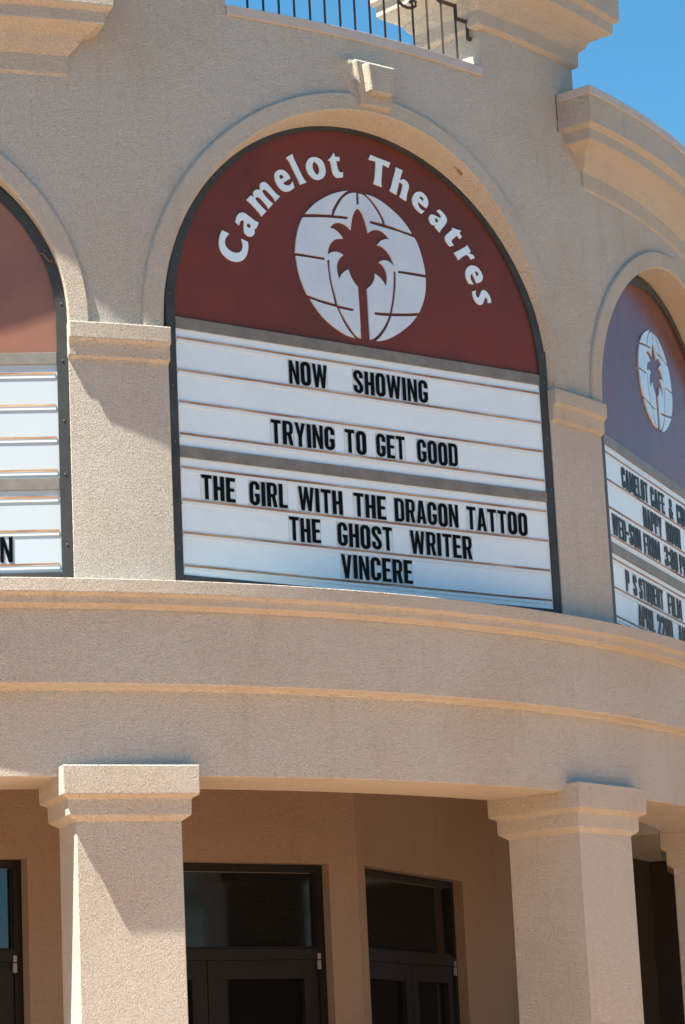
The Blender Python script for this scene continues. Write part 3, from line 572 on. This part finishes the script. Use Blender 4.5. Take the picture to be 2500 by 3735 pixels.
def arch_outline(q, inset, z0, n=64):
    a, b = q['pa']+inset, q['pb']+inset
    return [(-a, z0)]+[(-a*math.cos(math.pi*i/n), q['pz']+b*math.sin(math.pi*i/n)) for i in range(n+1)]+[(a, z0)]
def sign(k, label, bars, bottom, tracks, rows, name):
    """k: bay; bars: (z0, z1) of the lower and upper mullion"""
    q = ARCH[k]; a = R_(k*DELTA); d = 6.779
    root = thing('marquee_sign', label, 'sign', (d*math.sin(a), -d*math.cos(a), GZ), a, 'arched marquee signs around the rotunda')
    pw = q['pa']
    (b0, b1), (c0, c1) = bars
    # faces
    prism('sign_face', [arch_outline(q, .012, c1-.004)], .012, .03, 'faded_haze' if k < 0 else 'brown', root)
    for z0, z1 in ((bottom-.01, b0+.004), (b1-.004, c0+.004)):
        box('letter_panel', -pw-.012, pw+.012, .006, .024, z0, z1, 'white' if k >= 0 else 'white_dimmed', root)
    # frame: bent strip round the arch, two legs, a sill, two mullions
    o1 = arch_outline(q, 0, q['pz']); o2 = arch_outline(q, .062, q['pz']); n = len(o1)
    vs = []; fs = []
    for (x, z), (X, Z) in zip(o1, o2): vs += [(x, .012, z), (x, -.003, z), (X, -.003, Z), (X, .03, Z)]
    for i in range(n-1):
        for j in range(3): fs.append((i*4+j, (i+1)*4+j, (i+1)*4+j+1, i*4+j+1))
    orient(make('frame_arch', vs, fs, 'frame', root, 30))
    zj = q['pz']+.19 if k == 0 else q['pz']+.12
    for s in (-1, 1):
        x0, x1 = sorted((s*(pw-.004), s*(pw+.062)))
        orient(box('frame_leg', x0, x1, -.0055, .02, .0, zj, 'frame', root, .002))
        for zz in (.03, .23, b1+.02, c1-.05, zj-.03, (b1+c0)/2):
            orient(box('screw', s*(pw+.030)-.006, s*(pw+.030)+.006, -.010, -.0055, zz-.006, zz+.006, 'screw', root, .003))
    orient(box('frame_sill', -pw+.006, pw-.006, -.0045, .02, .0, bottom, 'frame', root, .002))
    orient(box('mullion', -pw+.005, pw-.005, -.0045, .02, b0, b1, 'bar', root, .002))
    orient(box('mullion', -pw+.005, pw-.005, -.0045, .02, c0, c1, 'bar', root, .002))
    for th in range(20, 165, 24):
        x = (q['pa']+.03)*math.cos(R_(th)); z = q['pz']+(q['pb']+.03)*math.sin(R_(th))
        orient(box('screw', x-.006, x+.006, -.008, -.003, z-.006, z+.006, 'screw', root, .003))
    for zt in tracks:
        tr = orient(box('letter_track', -pw+.014, pw-.014, .0012, .006, zt-.030, zt+.002, 'track', root, .002))
        box('track_lip', -pw+.016, pw-.016, -.0008, .0014, zt-.009, zt+.0045, 'rust', tr)
    for row in rows: put_word(root, *row)
    sx, sz, cz = (1, 1, 0) if k == 0 else (.838, .761, None)
    for p in GLOBE:
        pp = p if k == 0 else [(x*.838, 2.108+(z-2.2075)*.761) for x, z in p]
        prism('emblem_piece', [pp], .001, .0118, 'globe', root)
    if name:
        for ch, ol in NAME: prism('name_letter', ol, .004, .012, 'letterwhite', root)
    return root
ctr = [1.538, 1.337, 1.139, .940, .732, .533, .333, .133]
sid = [1.266, 1.072, .876, .678, .518, .317, .117]
sign(0, 'large middle arched sign, brown top with white globe and name over boards listing NOW SHOWING', ((.792, .863), (1.594, 1.666)), .073, ctr,
     [('NOW', -.613, -.320, 1.352), ('SHOWING', -.113, .485, 1.352), ('TRYING', -.770, -.285, .954), ('TO', -.203, -.037, .954), ('GET', .044, .272, .954), ('GOOD', .374, .705, .954),
      ('THE', -1.299, -1.056, .548), ('GIRL', -.951, -.668, .548), ('WITH', -.584, -.246, .548), ('THE', -.157, .094, .548), ('DRAGON', .165, .680, .548), ('TATTOO', .754, 1.264, .548),
      ('THE', -.662, -.427, .349), ('GHOST', -.296, .133, .349), ('WRITER', .279, .781, .349), ('VINCERE', -.277, .281, .149)], True)
sign(1, 'arched sign at the right edge, boards reading HAPPY HOUR and STUDENT FILM', ((.558, .630), (1.319, 1.391)), .068, sid,
     [('CAMELOT', -1.090, -.445, 1.084), ('CAFE', -.370, -.010, 1.084), ('&', .110, .216, 1.084), ('CIN', .320, .560, 1.084),
      ('HAPPY', -.605, -.135, .888), ('HOUR', -.012, .375, .888), ('WED-SUN', -1.400, -.715, .690), ('FROM', -.640, -.230, .690), ('3:00', -.105, .245, .690), ('PM', .300, .520, .690),
      ('P', -1.168, -1.085, .332), ('S', -.992, -.905, .332), ('STUDENT', -.848, -.240, .332), ('FILM', -.110, .250, .332),
      ('APRIL', -.908, -.510, .133), ('22ND', -.430, -.040, .133), ('AN', .125, .310, .133)], False)
L_ = sign(-1, 'sunlit arched sign cut by the left edge, nearly empty boards with a single N', ((.558, .630), (1.319, 1.391)), .068, sid,
     [('N', 1.131, 1.204, .133)], False)
# rusty wire hanging out behind the left sign's frame
pts = [(1.395, .010, 2.006), (1.402, -.020, 2.001), (1.415, -.026, 1.994), (1.429, -.024, 1.983), (1.438, -.028, 1.968), (1.448, -.022, 1.953), (1.462, -.026, 1.945), (1.474, -.022, 1.945), (1.470, -.018, 1.963)]
vs, fs = tube_data(pts, .0045, 5); make('loose_wire', vs, fs, 'wire', L_, 40)

# ------------------------------------------------------------------ balcony railing
rail = thing('balcony_railing', 'dark iron railing with a scroll and stepped end above the middle sign', 'railing', P(0, 6.9, 3.72))
def rtube(name, pts, r=.0095, n=4, mat='iron'):
    o = rail.location
    vs, fs = tube_data([Vector(q)-o for q in pts], r, n); return make(name, vs, fs, mat, rail, 50 if n > 4 else None)
RZ = 6.90; tops = {}
posts = [-7.19, -6.24, -5.29, -4.34, -3.35, -2.39, -1.40, -.41, .62, 1.65, 2.69, 3.72, 4.81]
for a in posts:
    zt = 4.70
    if a == 3.72: zt = 4.115
    if a == -5.29: zt = 4.115
    if a < -6: zt = {-7.19: 4.05, -6.24: 4.15}[a]
    rtube('baluster', [P(a, RZ, 3.70), P(a, RZ, zt)])
rtube('baluster', [P(5.93, RZ, 3.70), P(5.93, RZ, 4.72)]); rtube('baluster', [P(7.05, RZ, 3.70), P(7.05, RZ, 4.06)])
def bar(a0, z0, a1, z1, t=.016):
    rtube('stepped_rail', [P(a0, RZ-.005, z0), P(a1, RZ-.005, z1)], t)
for s, (e0, e1, e2) in ((1, (5.80, 7.13, 8.05)), (-1, (5.95, 7.25, 8.20))):
    bar(s*e0, 4.150, s*e1, 4.150); bar(s*e1, 4.163, s*e1, 4.052)
    bar(s*e1, 4.062, s*e2, 4.062); bar(s*e2, 4.075, s*e2, 3.935)
    bar(s*e2, 3.945, s*(e2+.42), 3.945); bar(s*(e2+.40), 3.955, s*(e2+.40), 3.70)
    bar(s*e0, 4.15, s*e0, 4.72)
vs = [P(-5.9+11.7*i/24, RZ, 4.72) for i in range(25)]
rtube('top_rail', vs, .02)
SC = [(2.7, 4.058), (2.79, 4.044), (3.0, 4.028), (3.34, 4.021), (3.7, 4.029), (3.98, 4.053), (4.02, 4.079), (3.85, 4.089), (3.67, 4.08), (3.55, 4.069), (3.62, 4.062)]
for s in (1, -1):
    rtube('scroll', [P(s*(SC[0][0]-.75), RZ, 4.60), P(s*(SC[0][0]-.30), RZ, 4.40)]+[P(s*a_, RZ, z_) for a_, z_ in SC], .011, 6)

# ------------------------------------------------------------------ across the road: what the dark panes mirror
def tree(x, y, h, r, seed):
    random.seed(seed)
    t = thing('street_tree', 'green broadleaf tree across the road, mirrored in the dark transom pane' if seed == 5 else 'smaller green tree across the road beside the beige wall', 'tree', (x, y, 0))
    vs, fs = tube_data([(0, 0, 0), (.1, 0, h*.25), (0, .1, h*.5), (.15, .1, h*.8)], [.22, .17, .13, .05], 8)
    make('trunk', vs, fs, 'bark', t, 40)
    vs = []; fs = []
    cl = [(random.gauss(0, r*.4), random.gauss(0, r*.4), h*.62+random.gauss(0, r*.33)) for _ in range(26)]
    for c_ in cl:
        for _ in range(110):
            q = Vector(c_)+Vector((random.gauss(0, 1), random.gauss(0, 1), random.gauss(0, .8)))*r*.2
            n_ = Vector((random.gauss(0, 1), random.gauss(0, 1), random.gauss(0, 1)+.6)).normalized()
            a_ = n_.orthogonal().normalized()*.11; b_ = n_.cross(a_)
            i = len(vs); vs += [q-a_, q-b_*.6, q+a_, q+b_*.6]; fs.append((i, i+1, i+2, i+3))
    make('crown', vs, fs, 'leaf', t)
tree(15.5, -27, 8.5, 3.2, 5)
hb = thing('low_building', 'plain beige flat-roofed building across the road opposite the porch', 'building', (33, -34, 0))
box('wall', -12, 12, -5, 5, 0, 7.2, 'stucco', hb, .05); box('roof_edge', -12.3, 12.3, -5.3, 5.3, 7.2, 7.7, 'coping', hb)
